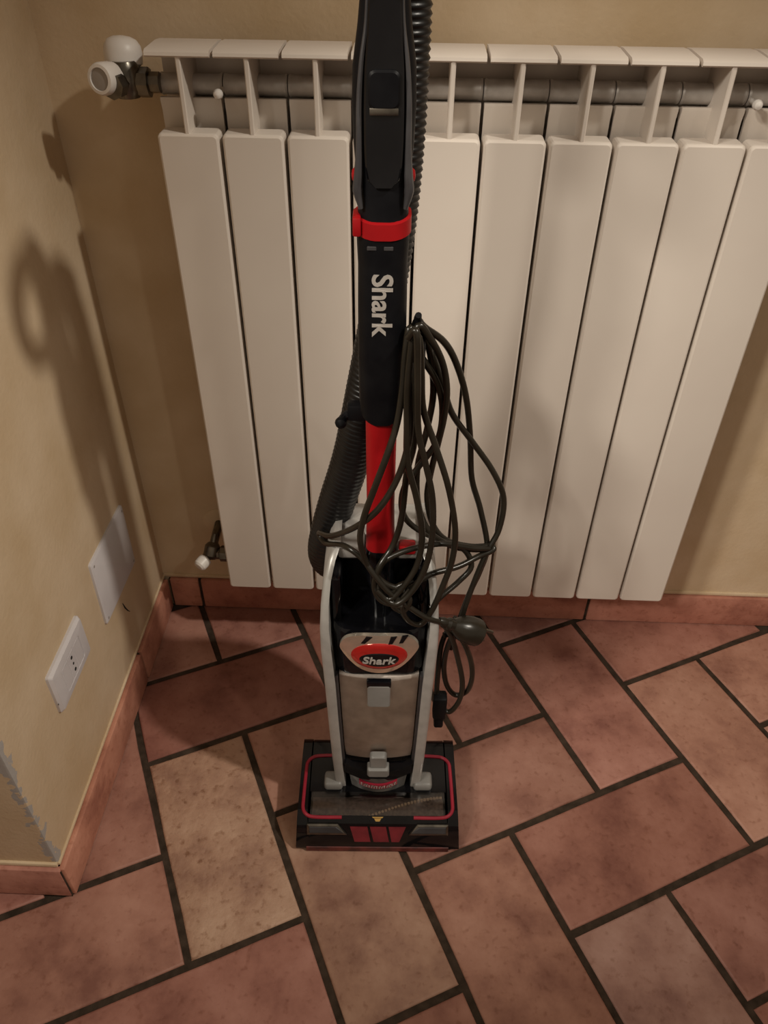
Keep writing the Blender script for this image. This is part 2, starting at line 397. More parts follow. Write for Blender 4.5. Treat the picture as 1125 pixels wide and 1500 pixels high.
# ------------------------------------------------------------------ radiator, ten aluminium sections
ZB, NSEC, PIT = 0.165, 10, 0.080
rad = tag(empty('radiator', (0, 0, 0)), 'white ten-section aluminium radiator mounted on the cream wall behind the vacuum', 'radiator')
def section_meshes():
    wd = PIT-0.0042
    # front panel: shallow channel with rounded edges
    b = bmesh.new()
    z0, z1 = 0.0, 0.784
    out = rrect(wd, z1-z0, 0.006, 4)
    def ring(scale_in, y):
        o = rrect(wd-2*scale_in, (z1-z0)-2*scale_in, max(0.0015, 0.006-scale_in*0.5), 4)
        return [(px, y, (z0+z1)/2+pz) for px, pz in o]
    rings(b, [ring(0.0, 0.030), ring(0.0, 0.004), ring(0.0008, 0.0015), ring(0.003, 0.0)])
    fp = link('section', b, M_RAD, rad, angle=15)
    # central web fin, deep behind the panel, visible through the top opening
    b = bmesh.new()
    prof = [(0.002, 0.78), (0.002, 0.868), (0.090, 0.868), (0.090, 0.02), (0.032, 0.02), (0.032, 0.78)]
    prism(b, prof, lambda y, z: (-0.0030, y, z), lambda y, z: (0.0030, y, z))
    bmesh.ops.bevel(b, geom=[e for e in b.edges], offset=0.0012, segments=1, affect='EDGES')
    wf = link('web_fin', b, M_RAD, fp)
    # top cap with rolled front lip
    b = bmesh.new()
    prof = [(0.003, 0.8655), (0.0, 0.8675), (0.001, 0.871), (0.006, 0.8735), (0.055, 0.8750), (0.076, 0.8735), (0.080, 0.869), (0.080, 0.864), (0.012, 0.8675)]
    prism(b, prof, lambda y, z: (-wd/2, y, z), lambda y, z: (wd/2, y, z))
    cp = link('top_cap', b, M_RAD, fp)
    # inner convection plate whose upper edge shows as a ledge
    b = bmesh.new()
    prof = [(0.044, 0.60), (0.042, 0.80), (0.039, 0.812), (0.040, 0.8155), (0.044, 0.816), (0.056, 0.812), (0.056, 0.809), (0.047, 0.80), (0.048, 0.60)]
    prism(b, prof, lambda y, z: (-wd/2, y, z), lambda y, z: (wd/2, y, z))
    ip = link('inner_plate', b, M_RAD, fp)
    # rear plate
    b = bmesh.new(); bx(b, -PIT/2, PIT/2, 0.078, 0.082, 0.03, 0.862)
    rp = link('rear_plate', b, M_RAD, fp)
    # header tube
    b = bmesh.new()
    lathe(b, [(0.0120, -PIT/2+0.0006), (0.0130, -PIT/2+0.003), (0.0120, -PIT/2+0.006), (0.0120, PIT/2-0.006), (0.0130, PIT/2-0.003), (0.0120, PIT/2-0.0006)], (1, 0, 0), (0, 0.058, 0.8275), 20)
    ht = link('header_tube', b, M_STEEL, fp)
    return fp, [wf, cp, ip, rp, ht]
fp, kids = section_meshes()
for i in range(NSEC):
    if i == 0: o, ks = fp, kids
    else:
        o = fp.copy(); COL.objects.link(o); o.parent = rad
        for k in kids:
            c = k.copy(); COL.objects.link(c); c.parent = o
    o.location = (PIT*(i+0.5), 0, ZB)
# wall hanger pins seen on the header tube
for xx in (0.080, 0.722):
    b = bmesh.new(); lathe(b, [(0.001, -0.004), (0.0045, -0.002), (0.006, 0.002), (0.0055, 0.006), (0.003, 0.010), (0.003, 0.028)], (0, 1, 0), (xx, 0.014, 0.990), 14)
    link('hanger_pin', b, M_WHITE, rad)
# inlet valve at the upper left
vb = bmesh.new()
lathe(vb, [(0.012, 0), (0.012, 0.012), (0.017, 0.013), (0.017, 0.026), (0.013, 0.028), (0.013, 0.042)], (-1, 0, 0), (0.004, 0.044, 0.996), 8)
lathe(vb, [(0.014, -0.020), (0.018, -0.012), (0.018, 0.012), (0.014, 0.020)], (0, 0, 1), (-0.036, 0.040, 1.000), 16)
lathe(vb, [(0.012, 0), (0.012, 0.02), (0.015, 0.021), (0.015, 0.034)], (-0.25, -0.96, 0.0), (-0.036, 0.040, 0.998), 8)
tube(vb, [(-0.036, 0.044, 0.99), (-0.036, 0.075, 0.985), (-0.036, YB+0.005, 0.985)], 0.010, 12)
valve = link('inlet_valve', vb, M_CHROME, rad)
b = bmesh.new()
lathe(b, [(0.019, 0.0), (0.0225, 0.003), (0.0230, 0.014), (0.0215, 0.022), (0.017, 0.028), (0.010, 0.031), (0.002, 0.032)], (0.05, 0.15, 1), (-0.040, 0.052, 1.012), 28)
link('valve_hood', b, M_WHITE, valve)
b = bmesh.new(); ax = Vector((-0.30, -0.95, 0.10)).normalized(); og = Vector((-0.0495, 0.024, 1.004))
lathe(b, [(0.012, -0.010), (0.0165, -0.006), (0.0178, 0.004), (0.0178, 0.018), (0.0160, 0.0225), (0.0125, 0.023), (0.0120, 0.0205), (0.002, 0.0205)], ax, og, 28)
kn = link('valve_knob', b, M_WHITE, valve)
b = bmesh.new(); lathe(b, [(0.0118, 0.0195), (0.0118, 0.0212), (0.010, 0.0216), (0.001, 0.0216)], ax, og, 24)
link('knob_disc', b, M_GREYP, valve)
# return valve at the lower left
vb = bmesh.new()
lathe(vb, [(0.010, 0), (0.010, 0.010), (0.015, 0.011), (0.015, 0.023), (0.011, 0.025), (0.011, 0.038)], (-1, 0, 0), (0.004, 0.045, 0.208), 8)
lathe(vb, [(0.010, -0.014), (0.0145, -0.008), (0.0145, 0.010), (0.010, 0.016), (0.006, 0.018), (0.005, 0.034)], (0.18, 0.55, 0.8), (-0.036, 0.046, 0.212), 14)
lathe(vb, [(0.009, 0), (0.009, 0.018)], (-0.6, -0.75, -0.2), (-0.038, 0.044, 0.208), 12)
tube(vb, [(-0.036, 0.046, 0.212), (-0.033, 0.075, 0.225), (-0.033, YB+0.005, 0.228)], 0.008, 10)
rv = link('return_valve', vb, M_CHROME, rad)
b = bmesh.new()
lathe(b, [(0.009, 0.0), (0.0125, 0.002), (0.0130, 0.012), (0.0122, 0.019), (0.009, 0.0225), (0.002, 0.024)], (-0.5, -0.80, -0.25), (-0.0445, 0.034, 0.205), 22)
link('valve_cap', b, M_WHITE, rv)
b = bmesh.new(); lathe(b, [(0.030, 0), (0.030, 0.0015), (0.026, 0.003), (0.010, 0.0035)], (0, -1, 0), (-0.033, YB, 0.230), 24)
link('wall_rosette', b, M_WALL, rv)

# ------------------------------------------------------------------ plates on the left wall
# power outlet: outer frame, inner module and three pin holes
sock = tag(empty('wall_socket', (XL, -0.298, 0.300)), 'white three-pin power outlet plate low on the left wall', 'socket')
b = bmesh.new()
def plate_ring(wy, hz, x, r=0.004): return [(x, py, pz) for py, pz in rrect(wy, hz, r, 4)]
rings(b, [plate_ring(0.120, 0.078, 0.0), plate_ring(0.120, 0.078, 0.004), plate_ring(0.113, 0.071, 0.0085), plate_ring(0.090, 0.052, 0.0100), plate_ring(0.070, 0.0455, 0.0100), plate_ring(0.069, 0.0445, 0.0085)])
link('cover_frame', b, M_PLATE, sock)
for k, yy in enumerate((-0.0225, 0.0, 0.0225)):
    b = bmesh.new(); bx(b, 0.006, 0.0098, yy-0.0109, yy+0.0109, -0.0222, 0.0222, 0.0008, 1)
    md = link('module', b, M_PLATE, sock)
    if k == 1:
        for zz, rr in ((0.0125, 0.0030), (0.0, 0.0022), (-0.0125, 0.0030)):
            b = bmesh.new(); lathe(b, [(rr, -0.001), (rr, 0.0003), (rr*0.3, 0.0003)], (1, 0, 0), (0.0098, yy, zz), 12)
            link('pin_hole', b, M_HOLE, md)
b = bmesh.new(); lathe(b, [(0.0022, 0), (0.0022, 0.0003), (0.0006, 0.0003)], (1, 0, 0), (0.0046, -0.0585, -0.018), 10)
link('release_slot', b, M_HOLE, sock)
# blank junction box cover
cov = tag(empty('junction_box_cover', (XL, -0.083, 0.297)), 'plain white blank junction box cover by the room corner', 'wall plate')
cov.rotation_euler = (math.radians(-2.0), 0, 0)
b = bmesh.new()
rings(b, [plate_ring(0.158, 0.130, 0.0), plate_ring(0.158, 0.130, 0.0035), plate_ring(0.152, 0.124, 0.0055)])
link('cover', b, M_PLATE, cov)
for yy in (-0.071, 0.071):
    for zz in (-0.056, 0.056):
        b = bmesh.new(); lathe(b, [(0.0024, 0), (0.0024, 0.0004), (0.0005, 0.0004)], (1, 0, 0), (0.0054, yy, zz), 10)
        link('screw_hole', b, M_GREYP, cov)
# plaster crack under it
b = bmesh.new(); tube(b, [(XL+0.0004, -0.088, 0.205), (XL+0.0006, -0.084, 0.190), (XL+0.0005, -0.077, 0.176), (XL+0.0002, -0.070, 0.166)], lambda i: (0.0007, 0.0014, 0.0011, 0.0005)[i], 6)
link('plaster_crack', b, M_HOLE, wall_left)

# ------------------------------------------------------------------ upright vacuum cleaner
vac = tag(empty('upright_vacuum', (0.2905, -0.27, 0.0), math.radians(2)), 'black, red and silver upright vacuum cleaner standing on the tiles', 'vacuum cleaner')

# --- floor nozzle
def zprof(y):   # top surface height of the nozzle
    K = [(-0.138, 0.012), (-0.136, 0.022), (-0.128, 0.043), (-0.120, 0.058), (-0.112, 0.064), (-0.02, 0.072), (0.012, 0.071), (0.024, 0.062), (0.030, 0.045)]
    for (a, za), (b_, zb) in zip(K, K[1:]):
        if y <= b_: return za+(zb-za)*max(0, (y-a))/(b_-a)
    return K[-1][1]
def nozzle_slab(bm, x0, x1, ya, yb, n=14, zmin=0.006, taper=0.0):
    ys = [ya+(yb-ya)*i/n for i in range(n+1)]
    def pr(x, tp): return [(x, ys[0], zmin)]+[(x-tp*(zprof(y)/0.07), y, zprof(y)) for y in ys]+[(x, ys[-1], zmin)]
    rings(bm, [pr(x0, -taper), pr(x1, taper)])
nb = bmesh.new()
nozzle_slab(nb, -0.129, -0.106, -0.138, 0.030, 24, taper=0.004)
nozzle_slab(nb, 0.106, 0.129, -0.138, 0.030, 24, taper=0.004)
bm2 = bmesh.new(); bmesh.ops.bevel(nb, geom=[e for e in nb.edges if e.is_boundary is False and e.calc_face_angle(0) > 0.8], offset=0.003, segments=2, affect='EDGES'); bm2.free()
nozzle_slab(nb, -0.108, 0.108, -0.076, 0.030, 12)
nozzle_slab(nb, -0.108, 0.108, -0.138, -0.114, 8)
bx(nb, -0.106, 0.106, -0.118, -0.070, 0.006, 0.010)
noz = link('floor_nozzle', nb, M_GLOSS, vac)
# brush roll with spiral tufts
b = bmesh.new(); lathe(b, [(0.016, -0.104), (0.0235, -0.103), (0.0235, 0.103), (0.016, 0.104)], (1, 0, 0), (0, -0.095, 0.0365), 28)
br = link('brush_roll', b, M_BRISTLE, noz)
b = bmesh.new()
for side in (0, 1):
    for k in range(40):
        x = -0.1+0.2*k/39; a = math.radians(60+side*180+ (x/0.1)*75)
        c = Vector((x, -0.095-0.0232*math.cos(a), 0.0365+0.0232*math.sin(a)))
        n = Vector((0, -math.cos(a), math.sin(a)))
        tube(b, [c, c+n*0.003], 0.0023, 5)
tf = link('bristle_tufts', b, M_TUFT, noz); tf['kind'] = 'stuff'
# clear window over the brush roll
b = bmesh.new()
def winpt(x, t, dz):
    y = -0.1145+t*0.040; z = zprof(y)+0.0015*math.sin(PI*t)+dz-0.0005
    return (x, y, z)
n = 8
rings(b, [[winpt(x, i/n, 0) for i in range(n+1)]+[winpt(x, i/n, -0.0018) for i in range(n, -1, -1)] for x in (-0.1055, 0.1055)])
link('brush_window', b, M_SMOKEGLASS, noz)
# crimson line round the nozzle top
for s in (-1, 1):
    P = [(s*0.056, -0.1165), (s*0.095, -0.1165), (s*0.110, -0.114), (s*0.1165, -0.106), (s*0.1175, -0.09), (s*0.1165, -0.04), (s*0.1145, -0.026), (s*0.105, -0.017), (s*0.09, -0.0145), (s*0.06, -0.0135)]
    Q = catmull([(x, y, zprof(y)+0.0006) for x, y in P], 6)
    Q = [Vector((q.x, q.y, zprof(q.y)+0.0006)) for q in Q]
    b = bmesh.new(); tube(b, Q, 0.0028, 8)
    link('trim_line', b, M_REDTR, noz)
# headlights on the sloping face
def face_pt(x, t, off):   # t 0 bottom .. 1 top of the sloping front face
    y = -0.1372+t*0.0172; z = zprof(y); nn = Vector((0, -0.91, 0.41))
    return Vector((x, y, z))+nn*off
for s in (-1, 1):
    b = bmesh.new()
    out = [(0.110, 0.40), (0.110, 0.88), (0.062, 0.88), (0.048, 0.40)]
    rings(b, [[face_pt(s*x, t, -0.002) for x, t in out], [face_pt(s*x, t, 0.0028) for x, t in out],
              [face_pt(s*(0.082+(x-0.082)*0.90), 0.64+(t-0.64)*0.72, 0.0045) for x, t in out]])
    hl = link('headlight', b, M_CHROME, noz, angle=20)
    b = bmesh.new()
    rings(b, [[face_pt(s*(0.082+(x-0.082)*0.88), 0.64+(t-0.64)*0.66, 0.0042) for x, t in out], [face_pt(s*(0.082+(x-0.082)*0.85), 0.64+(t-0.64)*0.5, 0.0056) for x, t in out]])
    link('lens', b, M_SMOKE, hl, angle=20)
# red stripes in the middle of the front lip, soft red flap along the floor
for x0, x1, x2, x3 in ((-0.043, -0.016, -0.011, -0.036), (-0.012, 0.013, 0.018, -0.006), (0.017, 0.044, 0.034, 0.022)):
    b = bmesh.new()
    q = [(x0, 0.72), (x1, 0.72), (x2, 0.10), (x3, 0.10)]
    rings(b, [[face_pt(x, t, -0.001) for x, t in q], [face_pt(x, t, 0.0012) for x, t in q]])
    link('lip_stripe', b, M_STRIPE, noz, angle=20)
b = bmesh.new()
for k in range(1):
    rings(b, [[(x, -0.137, 0.002), (x, -0.1405, 0.002), (x, -0.1395, 0.011), (x, -0.1365, 0.012)] for x in (-0.112, 0.112)])
M_FLAP = mat('dull_red_flap', (0.16, 0.035, 0.03), 0.5); noisy(M_FLAP, 60, (0.05, 0.015, 0.013, 1), (0.15, 0.03, 0.025, 1))
link('front_flap', b, M_FLAP, noz, angle=20)
# small gold emblem
b = bmesh.new(); hexo = [(-0.013, 0), (-0.010, 0.0048), (0.010, 0.0048), (0.013, 0), (0.010, -0.0048), (-0.010, -0.0048)]
def emb(x, t, off): return Vector((x, -0.1185+t*0.9, zprof(-0.1185)+t*0.55+0.001))+Vector((0, -0.5, 0.85))*off
rings(b, [[emb(x, t, -0.001) for x, t in hexo], [emb(x, t, 0.0012) for x, t in hexo]])
em = link('emblem', b, M_BLACK, noz, angle=20)
b = bmesh.new()
for q in ([(-0.009, 0.0032), (0.009, 0.0032), (0.007, 0.0014), (-0.007, 0.0014)], [(-0.0055, 0.0008), (0.0055, 0.0008), (0.003, -0.0032), (-0.003, -0.0032)]):
    rings(b, [[emb(x, t, 0.001) for x, t in q], [emb(x, t, 0.0018) for x, t in q]])
link('emblem_mark', b, M_GOLD, em, angle=20)
# rear wheels
for s in (-1, 1):
    b = bmesh.new(); lathe(b, [(0.012, -0.009), (0.022, -0.008), (0.0225, 0), (0.022, 0.008), (0.012, 0.009)], (1, 0, 0), (s*0.050, 0.050, 0.0228), 20)
    link('wheel', b, M_BLACK, noz)
b = bmesh.new(); bx(b, -0.058, 0.058, 0.026, 0.056, 0.014, 0.044, 0.006); link('rear_axle_housing', b, M_BLACK, noz)

# --- canister body
def loft(bm, secs, n=4):
    """secs: z, xc, yc, w, d, r"""
    rings(bm, [[(xc+px, yc+py, z) for px, py in rrect(w_, d_, r_, n)] for z, xc, yc, w_, d_, r_ in secs])
b = bmesh.new()
loft(b, [(0.050, 0, 0.000, 0.095, 0.085, 0.02), (0.085, 0, 0.005, 0.110, 0.095, 0.02), (0.14, 0, 0.030, 0.116, 0.130, 0.025), (0.30, 0, 0.038, 0.122, 0.140, 0.03), (0.335, 0, 0.034, 0.124, 0.150, 0.03),
         (0.338, 0, 0.025, 0.124, 0.164, 0.025), (0.418, 0, 0.024, 0.126, 0.162, 0.025), (0.424, 0, 0.025, 0.124, 0.156, 0.025)])
can = link('canister', b, M_GLOSS, vac)
# black cavity behind the wand at the top of the canister
b = bmesh.new()
loft(b, [(0.423, 0, 0.066, 0.126, 0.072, 0.02), (0.47, 0, 0.068, 0.124, 0.066, 0.02), (0.512, 0, 0.070, 0.112, 0.060, 0.02)])
bx(b, -0.063, -0.050, -0.035, 0.06, 0.42, 0.500, 0.004); bx(b, 0.050, 0.063, -0.035, 0.06, 0.42, 0.500, 0.004)
link('cavity_shell', b, M_GLOSS, can)
# silver side rails
for s in (-1, 1):
    secs = [(0.052, 0.064, 0.050, -0.066, 0.000), (0.085, 0.068, 0.053, -0.068, 0.020), (0.14, 0.071, 0.056, -0.066, 0.045), (0.22, 0.0735, 0.0585, -0.065, 0.07), (0.32, 0.076, 0.061, -0.064, 0.09),
            (0.39, 0.0785, 0.0645, -0.063, 0.10), (0.43, 0.0785, 0.0665, -0.059, 0.10), (0.465, 0.0765, 0.0660, -0.050, 0.10), (0.495, 0.0725, 0.0630, -0.036, 0.098), (0.517, 0.0665, 0.0575, -0.020, 0.092), (0.530, 0.0600, 0.0510, -0.004, 0.085)]
    b = bmesh.new(); rs = []
    for z, xo, xi, yf, yb in secs:
        r = 0.004
        rs.append([(s*xi, yf+0.001, z), (s*(xi+r*0.6), yf, z), (s*(xo-r), yf, z), (s*(xo-r*0.3), yf+r*0.3, z), (s*xo, yf+r, z), (s*xo, yb, z), (s*xi, yb, z)])
    rings(b, rs); link('side_rail', b, M_SILVER, can, angle=50)
# silver shoulder across the top, two light grey pads either side of the wand
b = bmesh.new()
bx(b, -0.056, -0.020, -0.002, 0.094, 0.503, 0.524, 0.006, 3); bx(b, 0.020, 0.056, -0.002, 0.094, 0.503, 0.524, 0.006, 3)
bx(b, -0.056, 0.056, 0.030, 0.096, 0.503, 0.522, 0.006, 3)
link('shoulder', b, M_SILVER, can)
b = bmesh.new(); bx(b, 0.024, 0.046, -0.006, 0.012, 0.516, 0.529, 0.003); link('release_tab', b, M_RED, can)
# clear dust cup with the filter and dust inside
def cup_section(z, hw, yf, yb, bulge, n=10):
    p = [(hw*(2*i/n-1), yf-bulge*(1-(2*i/n-1)**2), z) for i in range(n+1)]
    return p+[(hw, yb, z), (-hw, yb, z)]
b = bmesh.new()
rings(b, [cup_section(z, hw, yf, 0.0, bu) for z, hw, yf, bu in ((0.130, 0.0530, -0.056, 0.006), (0.16, 0.0550, -0.057, 0.007), (0.25, 0.0570, -0.057, 0.007), (0.336, 0.0590, -0.056, 0.007))])
cup = link('dust_cup', b, M_CLEAR, can)
b = bmesh.new()
rings(b, [cup_section(z, hw-0.003, yf+0.004, -0.005, bu) for z, hw, yf, bu in ((0.134, 0.0530, -0.056, 0.006), (0.16, 0.0550, -0.057, 0.006), (0.25, 0.0570, -0.057, 0.007), (0.333, 0.0590, -0.056, 0.007))])
link('dust_fill', b, M_DUST, cup)
for s in (-1, 1):   # dark seams beside the cup
    b = bmesh.new()
    rings(b, [[(s*(x-0.0025), y, z), (s*(x+0.002), y, z), (s*(x+0.002), y+0.01, z), (s*(x-0.0025), y+0.01, z)] for x, y, z in ((0.0535, -0.0605, 0.12), (0.0555, -0.0605, 0.16), (0.0578, -0.0605, 0.25), (0.0598, -0.0600, 0.336))])
    link('cup_seam', b, M_SMOKE, can)
def front(x): return -0.063-0.0065*(1-(x/0.058)**2)
# upper latch (grey tab under the badge) and lower latch
b = bmesh.new(); rings(b, [[(x*k, front(0)+dy, 0.309+z*k2) for x, z in rrect(0.032, 0.047, 0.003, 3)] for k, k2, dy in ((1, 1, 0.004), (1, 1, -0.0035), (0.92, 0.94, -0.005))])
lt = link('upper_latch', b, M_LGREY, can)
b = bmesh.new(); bx(b, -0.017, 0.017, front(0)-0.0045, front(0)+0.004, 0.328, 0.340, 0.0015); link('latch_shadow_gap', b, M_GLOSS, can)
b = bmesh.new()
rings(b, [[(x*k, front(0)+dy, 0.143+z*k2) for x, z in rrect(0.026, 0.040, 0.005, 3)] for k, k2, dy in ((1, 1, 0.004), (1, 1, -0.004), (0.86, 0.9, -0.007))])
ll = link('lower_latch', b, M_LGREY, can)
b = bmesh.new()
rings(b, [[(x*k, front(0)+dy, 0.125+z*k2) for x, z in rrect(0.034, 0.020, 0.003, 3)] for k, k2, dy in ((1, 1, 0.004), (1, 1, -0.008), (0.86, 0.8, -0.011))])
link('latch_foot', b, M_LGREY, ll)
# black rim under the cup, smoked base window with its red printed band
b = bmesh.new()
rings(b, [[(x, front(x)-0.003, z0+0.016*(x/0.05)**2) for x in [k*0.0105 for k in range(-5, 6)]]+[(x, -0.02, z0+0.016*(x/0.05)**2) for x in [k*0.0105 for k in range(5, -6, -1)]] for z0 in (0.092, 0.116)])
link('cup_rim', b, M_GLOSS, can)
b = bmesh.new()
rings(b, [[(hw*k/5, -0.060-0.012*(1-(k/5)**2)-o, z) for k in range(-5, 6)]+[(hw, -0.02, z), (-hw, -0.02, z)] for z, hw, o in ((0.047, 0.038, 0.004), (0.070, 0.042, 0.004), (0.098, 0.046, 0.001))])
M_BASEW = mat('smoked_base', (0.075, 0.068, 0.06), 0.2); noisy(M_BASEW, 40, (0.05, 0.046, 0.042, 1), (0.10, 0.09, 0.08, 1))
bw = link('base_window', b, M_BASEW, can)
b = bmesh.new()
ys = lambda x: -0.0655-0.012*(1-(x/0.044)**2)
rings(b, [[(x, ys(x)-0.0002, z+0.006*(x/0.03)**2) for x in [k*0.006 for k in range(-5, 6)]]+[(x, ys(x)+0.003, z+0.006*(x/0.03)**2) for x in [k*0.006 for k in range(5, -6, -1)]] for z in (0.078, 0.0885)])
rbnd = link('red_band', b, M_REDTR, can)
b = bmesh.new()
for k in range(14):
    x = -0.026+0.004*k; h = random.choice((0.004, 0.005, 0.006)); z = 0.0805+0.006*(x/0.03)**2
    bx(b, x-0.0009, x+0.0009, ys(x)-0.0012, ys(x)+0.001, z, z+h)
    if k % 3: bx(b, x-0.0012, x+0.0020, ys(x)-0.0012, ys(x)+0.001, z+h-0.0012, z+h)
link('band_print', b, M_LETTER, rbnd)
# silver lip and the two grey feet that clip the canister to the nozzle
b = bmesh.new()
tube(b, catmull([(-0.058, -0.066, 0.062), (-0.045, -0.071, 0.051), (-0.02, -0.079, 0.046), (0, -0.081, 0.045), (0.02, -0.079, 0.046), (0.045, -0.071, 0.051), (0.058, -0.066, 0.062)], 5), 0.0042, 8)
for x in (-1, 1): bx(b, min(x*0.040, x*0.066), max(x*0.040, x*0.066), -0.064, 0.010, 0.042, 0.066, 0.004)
link('cradle', b, M_SILVER, can)
for s in (-1, 1):
    b = bmesh.new(); x0, x1 = sorted((s*0.056, s*0.086)); bx(b, x0, x1, -0.074, -0.046, 0.064, 0.082, 0.006, 3)
    link('cradle_foot', b, M_LGREY, can)

# badge: chrome plate, red ring, dark centre and lettering, all on one bulging face
def by(x, z): return -0.0585-0.011*(1-min(1, (x/0.060)**2))-0.003*(1-((z-0.388)/0.05)**2)
def blob(outline, off, nr=6, back=0.004):
    b = bmesh.new(); cx = sum(p[0] for p in outline)/len(outline); cz = sum(p[1] for p in outline)/len(outline)
    R = [[(x, by(x, z)+back, z) for x, z in outline]]
    for k in range(nr, 0, -1):
        f = k/nr; f = f if k < nr else 1.0
        R.append([(cx+(x-cx)*f, by(cx+(x-cx)*f, cz+(z-cz)*f)-off*(1 if k < nr else 0.6), cz+(z-cz)*f) for x, z in outline])
    R.append([(cx+(x-cx)*0.02, by(cx, cz)-off, cz+(z-cz)*0.02) for x, z in outline])
    rings(b, R); return b
half = [(0.0, 0.4255), (0.014, 0.425), (0.030, 0.4225), (0.043, 0.416), (0.050, 0.406), (0.0525, 0.396), (0.0475, 0.385), (0.039, 0.372), (0.028, 0.360), (0.015, 0.3525), (0.0, 0.350)]
outl = half+[(-x, z) for x, z in half[-2:0:-1]]
outl = [(v.x, v.y) for v in catmull([(x, z, 0) for x, z in outl+outl[:1]], 3)][:-1]
badge = link('badge', blob(outl, 0.002), M_BRIGHT, can, angle=60)
ell = lambda a, c, z0, n=36: [(a*math.cos(2*PI*k/n), z0+c*math.sin(2*PI*k/n)) for k in range(n)]
link('badge_ring', blob(ell(0.0375, 0.0255, 0.3865), 0.0045, back=-0.001), M_REDGL, badge, angle=60)
link('badge_centre', blob(ell(0.0290, 0.0150, 0.3825), 0.0055, back=-0.003), M_GLOSS, badge, angle=60)
bt = text_mesh('Shark', 0.0190, 0.0005, 0.0004, 0.18)
for v in bt.verts: v.co = Vector((v.co.x*1.0, by(v.co.x, 0.3825+v.co.y)-0.0058-v.co.z, 0.3825+v.co.y))
link('badge_lettering', bt, M_LETTER, badge, smooth=False)
# dark reflections in the chrome, modelled as black slivers along its upper edge
for x0, x1 in ((-0.024, -0.014), (0.012, 0.018), (0.026, 0.033)):
    b = bmesh.new(); q = [(x0, 0.411), (x0+0.005, 0.411), (x1+0.005, 0.4235), (x1-0.003, 0.4235)]
    rings(b, [[(x, by(x, z)-o, z) for x, z in q] for o in (0.001, 0.0026)]); link('badge_painted_reflection', b, M_GLOSS, badge, smooth=False)
badge.location = (0, -0.001, 0.010)

# --- wand
wand = link('wand', (lambda b: (loft(b, [(0.512, 0, 0, 0.036, 0.034, 0.014), (0.530, 0, 0, 0.037, 0.035, 0.014), (0.60, 0, 0, 0.034, 0.033, 0.014), (0.75, 0, 0, 0.036, 0.034, 0.014)], 6), b)[1])(bmesh.new()), M_RED, vac)
b = bmesh.new()
loft(b, [(0.424, 0, -0.018, 0.026, 0.026, 0.0125), (0.47, 0, -0.016, 0.027, 0.027, 0.0125), (0.485, 0, -0.010, 0.036, 0.034, 0.013), (0.522, 0, 0, 0.039, 0.037, 0.014), (0.530, 0, 0, 0.038, 0.036, 0.014)], 6)
link('wand_socket', b, M_GLOSS, wand)
b = bmesh.new()
def sleeve_bottom(px, py): return 0.735 - 0.010*(1-(px/0.025)**2)*(1 if py < 0 else 0.4)
base = rrect(0.048, 0.046, 0.017, 6)
rs = [[(px*0.86, py*0.86, sleeve_bottom(px, py)-0.002) for px, py in base], [(px*0.95, py*0.95, sleeve_bottom(px, py)) for px, py in base]]
for z, ww, dd in ((0.752, 0.049, 0.047), (0.80, 0.0505, 0.048), (0.87, 0.0495, 0.047), (0.905, 0.0485, 0.046), (0.924, 0.050, 0.048), (0.936, 0.0505, 0.0485)):
    rs.append([(px, py, z) for px, py in rrect(ww, dd, 0.018, 6)])
rings(b, rs); sl = link('wand_sleeve', b, M_BLACK, wand)
wt = text_mesh('Shark', 0.0285, 0.0004, 0.0006, 0.0)
for v in wt.verts:
    tx, ty, tz = v.co
    x = ty+0.000; z = 0.8680-tx*1.0     # reads downwards, letter tops to the right
    v.co = Vector((x, -0.0239+0.0004*max(0, (abs(x)-0.007)/0.004)**2-tz, z))
link('sleeve_lettering', wt, M_LETTER, sl, smooth=False)
b = bmesh.new()
def collar_ring(sc, z, sag): return [(px*sc, py*sc, z-(sag if py < 0 else 0)*(1-(px/0.027)**2)) for px, py in rrect(0.052, 0.050, 0.019, 6)]
rings(b, [collar_ring(0.95, 0.937, 0.004), collar_ring(1.03, 0.938, 0.004), collar_ring(1.03, 0.953, 0.004), collar_ring(0.95, 0.954, 0.004)])
bx(b, -0.0285, -0.0205, -0.024, 0.005, 0.937, 0.955, 0.002)
link('red_collar', b, M_RED, wand)
b = bmesh.new()
for x in (-0.011, 0.005): bx(b, x-0.004, x+0.005, -0.0246, -0.022, 0.9245, 0.9285, 0.0006, 1)
link('collar_marks', b, M_SMOKE, wand)

# --- handle head with controls, grip loop out in front
hd = bmesh.new()
loft(hd, [(0.950, 0, 0.000, 0.048, 0.046, 0.018), (0.968, 0, 0.002, 0.047, 0.046, 0.018), (0.990, 0, 0.006, 0.050, 0.054, 0.019), (1.015, 0, 0.010, 0.0545, 0.060, 0.020), (1.045, 0, 0.012, 0.0565, 0.062, 0.020),
          (1.075, 0, 0.013, 0.0545, 0.060, 0.020), (1.105, 0, 0.014, 0.0455, 0.054, 0.018), (1.13, 0, 0.014, 0.040, 0.050, 0.016), (1.18, 0, 0.014, 0.036, 0.044, 0.015), (1.235, 0, 0.012, 0.034, 0.040, 0.014), (1.25, 0, 0.010, 0.026, 0.03, 0.01)], 6)
hand = link('handle', hd, M_BLACK, vac)
b = bmesh.new()
tube(b, catmull([(0, 0.000, 1.240), (0, -0.028, 1.238), (0, -0.052, 1.215), (0, -0.058, 1.18), (0, -0.046, 1.158), (0, -0.016, 1.147), (0, 0.008, 1.140)], 6), 0.013, 12)
link('grip_loop', b, M_BLACK, hand)
